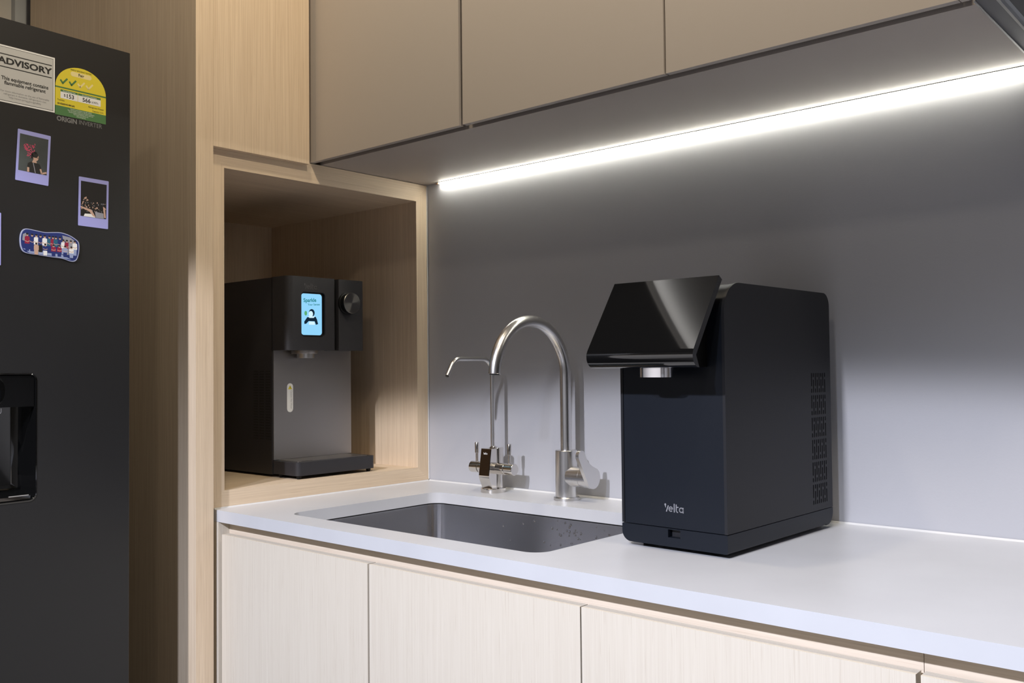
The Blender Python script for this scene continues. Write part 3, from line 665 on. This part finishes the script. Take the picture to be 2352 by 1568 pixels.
fl4.text('ORIGIN', -0.1362, 1.6140, 0.0112, GREYP, 0.0, 'LEFT', bold=0.0004, sx=0.93); fl4.text('INVERTER', -0.0972, 1.6148, 0.0106, GREYP, 0.0, 'LEFT', sx=0.90)
fl4.build('lettering', t, 'grey lettering below the energy label')
fl5 = Flat((-0.0020, 0, 0), (0, 1, 0), (0, 0, 1), (1, 0, 0)); fl5.text('U', -0.2262, 1.1125, 0.0125, LOGO, 0.0, 'CENTER', sx=0.7); fl5.build('lettering', dp)

# photographs held on the refrigerator door
FM = LOCAL[t.name]
def on_door(s_, z_): return FM @ Vector((0.0004, -s_, z_))
SKIN = plain('printed_skin', (0.55, 0.36, 0.27), 0.4); PINKP = plain('printed_pink', (0.62, 0.08, 0.16), 0.4); MARO = plain('printed_maroon', (0.28, 0.015, 0.05), 0.4)
BLUP = plain('printed_blue', (0.015, 0.03, 0.16), 0.4); TEALP = plain('printed_teal', (0.02, 0.12, 0.20), 0.4); PALEB = plain('printed_pale_blue', (0.30, 0.36, 0.55), 0.4)
SLATE = plain('printed_slate', (0.055, 0.065, 0.065), 0.4, var=0.5); NIGHT = plain('printed_night', (0.008, 0.007, 0.007), 0.4); SILV = plain('printed_grey', (0.30, 0.30, 0.34), 0.4)
def instant_photo(label, s_c, z_c, tilt, w_=0.0548, h_=0.0865):
    p = on_door(s_c, z_c)
    t2 = bpy.data.objects.new('instant_photo', None); COL.objects.link(t2); t2.location = p
    rot = Matrix.Rotation(FZ, 4, 'Z') @ Matrix.Rotation(tilt, 4, 'X'); t2.rotation_euler = rot.to_euler()
    LOCAL[t2.name] = Matrix.Translation(p) @ rot
    tag(t2, label, 'photo', 'instant photos on the refrigerator door')
    link('card', pr(rrect(-w_ / 2, w_ / 2, -h_ / 2, h_ / 2, 0.0012, 3), 'x', 0.0, 0.0006), LILAC, t2)
    return t2, Flat((0.0007, 0, 0), (0, 1, 0), (0, 0, 1), (1, 0, 0))
iw, i0, i1 = 0.0236, -0.0258, 0.0362
t2, f = instant_photo('lilac-bordered instant photo of one person in black, upper left of the door', 0.1757, 1.5418, -0.045)
f.rect(-iw, iw, i0, i1, SLATE, 0.0)
for k in range(75):
    a_ = random.uniform(-0.0165, 0.002); b_ = random.uniform(0.0, 0.0215)
    if b_ < 0.009 and a_ < -0.010: continue
    f.stroke([(a_, b_), (a_ + random.uniform(-0.003, 0.003), b_ + random.uniform(-0.003, 0.003))], 0.0011, PINKP, 0.0001)
f.poly([(-0.009, i0), (0.0130, i0), (0.0135, -0.015), (0.0110, -0.0095), (0.005, -0.0080), (-0.0035, -0.0075), (-0.0085, -0.0110), (-0.0095, -0.018)], BLACKP, 0.0002)
f.poly([(-0.0095, -0.018), (-0.0060, -0.018), (-0.0058, i0), (-0.0090, i0)], SKIN, 0.0003)
f.stroke([(0.0125, -0.0175), (0.0150, -0.0245), (iw - 0.001, -0.0215)], 0.0028, SKIN, 0.0003)
f.poly([(-0.002, -0.0085), (0.0062, -0.0085), (0.0045, -0.004), (0.0002, -0.0025)], SKIN, 0.0003)
f.ell(0.0040, 0.0010, 0.0046, 0.0062, SKIN, 0.0004); f.ell(0.0020, 0.0050, 0.0056, 0.0048, BLACKP, 0.0005); f.ell(0.0028, 0.0088, 0.0026, 0.0020, BLACKP, 0.0005); f.ell(-0.0022, 0.0022, 0.0022, 0.0040, BLACKP, 0.0005)
f.stroke([(0.0030, 0.0010), (0.0082, 0.0005)], 0.0006, BLACKP, 0.0006); f.stroke([(0.0, -0.009), (0.0045, i0)], 0.0012, SILV, 0.0004)
f.build('picture', t2, 'print of one person in a black top beside pink lettering')
t2, f = instant_photo('lilac-bordered instant photo of a night crowd, on the right of the door', 0.0702, 1.4790, -0.012)
f.rect(-iw, iw, i0, i1, NIGHT, 0.0)
for k in range(120):
    a_ = random.uniform(-iw + 0.001, iw - 0.001); b_ = random.uniform(-0.018, 0.004) + 0.004 * (a_ < -0.012)
    f.ell(a_, b_, random.uniform(0.0005, 0.0012), random.uniform(0.0006, 0.0022), random.choice((SKIN, SKIN, NIGHT, BLACKP, SILV, NIGHT)), 0.0001 + k * 1e-6, 6)
f.poly([(-iw, -0.0085), (-0.004, -0.0125), (0.004, i0 + 0.001), (-0.001, i0 + 0.002), (-0.008, -0.0160), (-iw, -0.0110)], SKIN, 0.0003)
f.poly([(0.002, -0.0150), (0.018, -0.0165), (0.019, i0), (0.0045, i0)], SILV, 0.0003); f.poly([(-0.016, -0.021), (-0.004, -0.020), (0.004, i0), (-0.018, i0)], WHITEP, 0.00025)
f.poly([(0.017, -0.004), (0.021, -0.006), (0.0225, -0.024), (0.0195, -0.024)], SKIN, 0.0004)
f.build('picture', t2, 'print of a crowd at night')
t2, f = instant_photo('lilac-bordered instant photo at the left frame edge, nearly cut off', 0.2545, 1.3985, 0.0)
f.rect(-iw, iw, i0, i1, SLATE, 0.0); f.build('picture', t2)
# group-photo magnet with an irregular rounded outline
p = on_door(0.1470, 1.3965)
t2 = bpy.data.objects.new('photo_magnet', None); COL.objects.link(t2); t2.location = p; t2.rotation_euler = (0, 0, FZ)
LOCAL[t2.name] = Matrix.Translation(p) @ Matrix.Rotation(FZ, 4, 'Z')
tag(t2, 'rounded clear-edged magnet with a group photo, low on the refrigerator door', 'magnet')
OUT = [(-0.0505, 0.0005), (-0.0500, 0.0120), (-0.0465, 0.0205), (-0.0400, 0.0238), (-0.025, 0.0225), (-0.010, 0.0210), (0.004, 0.0225), (0.018, 0.0235), (0.032, 0.0205), (0.043, 0.0150), (0.0495, 0.0085), (0.0500, -0.006), (0.0470, -0.0190), (0.0420, -0.0245), (0.034, -0.0250), (0.020, -0.0215), (0.0, -0.0205), (-0.020, -0.0190), (-0.036, -0.0180), (-0.0450, -0.0155), (-0.0490, -0.0085)]
def smooth_loop(P, n=4):
    out = []
    for i in range(len(P)):
        a, b_, c_, d_ = [Vector(P[(i + k) % len(P)]) for k in (-1, 0, 1, 2)]
        for k in range(n):
            s = k / n; out.append(tuple(0.5 * (2 * b_ + (c_ - a) * s + (2 * a - 5 * b_ + 4 * c_ - d_) * s * s + (3 * b_ - a - 3 * c_ + d_) * s ** 3)))
    return out
OL = smooth_loop(OUT)
link('acrylic_backing', pr(OL, 'x', 0.0, 0.0022), plain('clear_edge_acrylic', (0.42, 0.45, 0.62), 0.12, spec=0.6), t2, bevel=0.0005)
f = Flat((0.0023, 0, 0), (0, 1, 0), (0, 0, 1), (1, 0, 0))
f.poly([(x * 0.972, y * 0.945) for x, y in OL], BLUP, 0.0)
f.poly([(-0.046, -0.010), (0.02, -0.0150), (0.036, -0.0220), (0.0, -0.0185), (-0.035, -0.0165)], PALEB, 0.0001)
f.poly([(0.020, 0.0185), (0.034, 0.0165), (0.044, 0.010), (0.040, 0.004), (0.022, 0.010)], SILV, 0.0001); f.poly([(-0.047, 0.004), (-0.046, 0.014), (-0.041, 0.0165), (-0.041, 0.002)], SILV, 0.0001)
def printed_person(x, y, h, shirt, legs, k):
    hh = 0.0001 + k * 8e-6 + 0.0001
    f.poly([(x - 0.0030, y), (x + 0.0030, y), (x + 0.0034, y + h * 0.50), (x - 0.0034, y + h * 0.50)], legs, hh)
    f.poly([(x - 0.0042, y + h * 0.40), (x + 0.0042, y + h * 0.40), (x + 0.0040, y + h * 0.78), (x + 0.002, y + h * 0.82), (x - 0.002, y + h * 0.82), (x - 0.0040, y + h * 0.78)], shirt, hh + 3e-6)
    f.stroke([(x - 0.0036, y + h * 0.56), (x + 0.0006, y + h * 0.50), (x + 0.0036, y + h * 0.57)], 0.0010, SKIN, hh + 5e-6)
    f.ell(x, y + h * 0.90, 0.0019, 0.0025, SKIN, hh + 5e-6, 8); f.ell(x, y + h * 0.945, 0.0020, 0.0016, BLACKP, hh + 6e-6, 8)
row = [(-0.039, MARO, BLUP), (-0.031, BLUP, BLUP), (-0.024, WHITEP, SILV), (-0.017, BLUP, NIGHT), (-0.010, WHITEP, PALEB), (-0.002, TEALP, BLUP), (0.004, MARO, BLUP), (0.009, TEALP, BLUP), (0.016, BLUP, BLUP), (0.022, WHITEP, PALEB), (0.028, MARO, SILV), (0.035, SILV, PALEB), (0.042, WHITEP, PALEB)]
for k, (x, a_, b_) in enumerate(row): printed_person(x, -0.0135 - 0.00012 * (x + 0.04) * 100, 0.030 if x < 0.02 else 0.026, a_, b_, k)
for k, (x, a_, b_) in enumerate(((-0.024, SKIN, SKIN), (-0.009, BLUP, WHITEP), (0.005, MARO, BLUP), (0.015, MARO, BLUP), (0.025, PALEB, BLUP), (0.036, WHITEP, PALEB))): printed_person(x, -0.0185 if x < 0.03 else -0.019, 0.0195, a_, b_, k + 14)
f.build('picture', t2, 'group photo print')
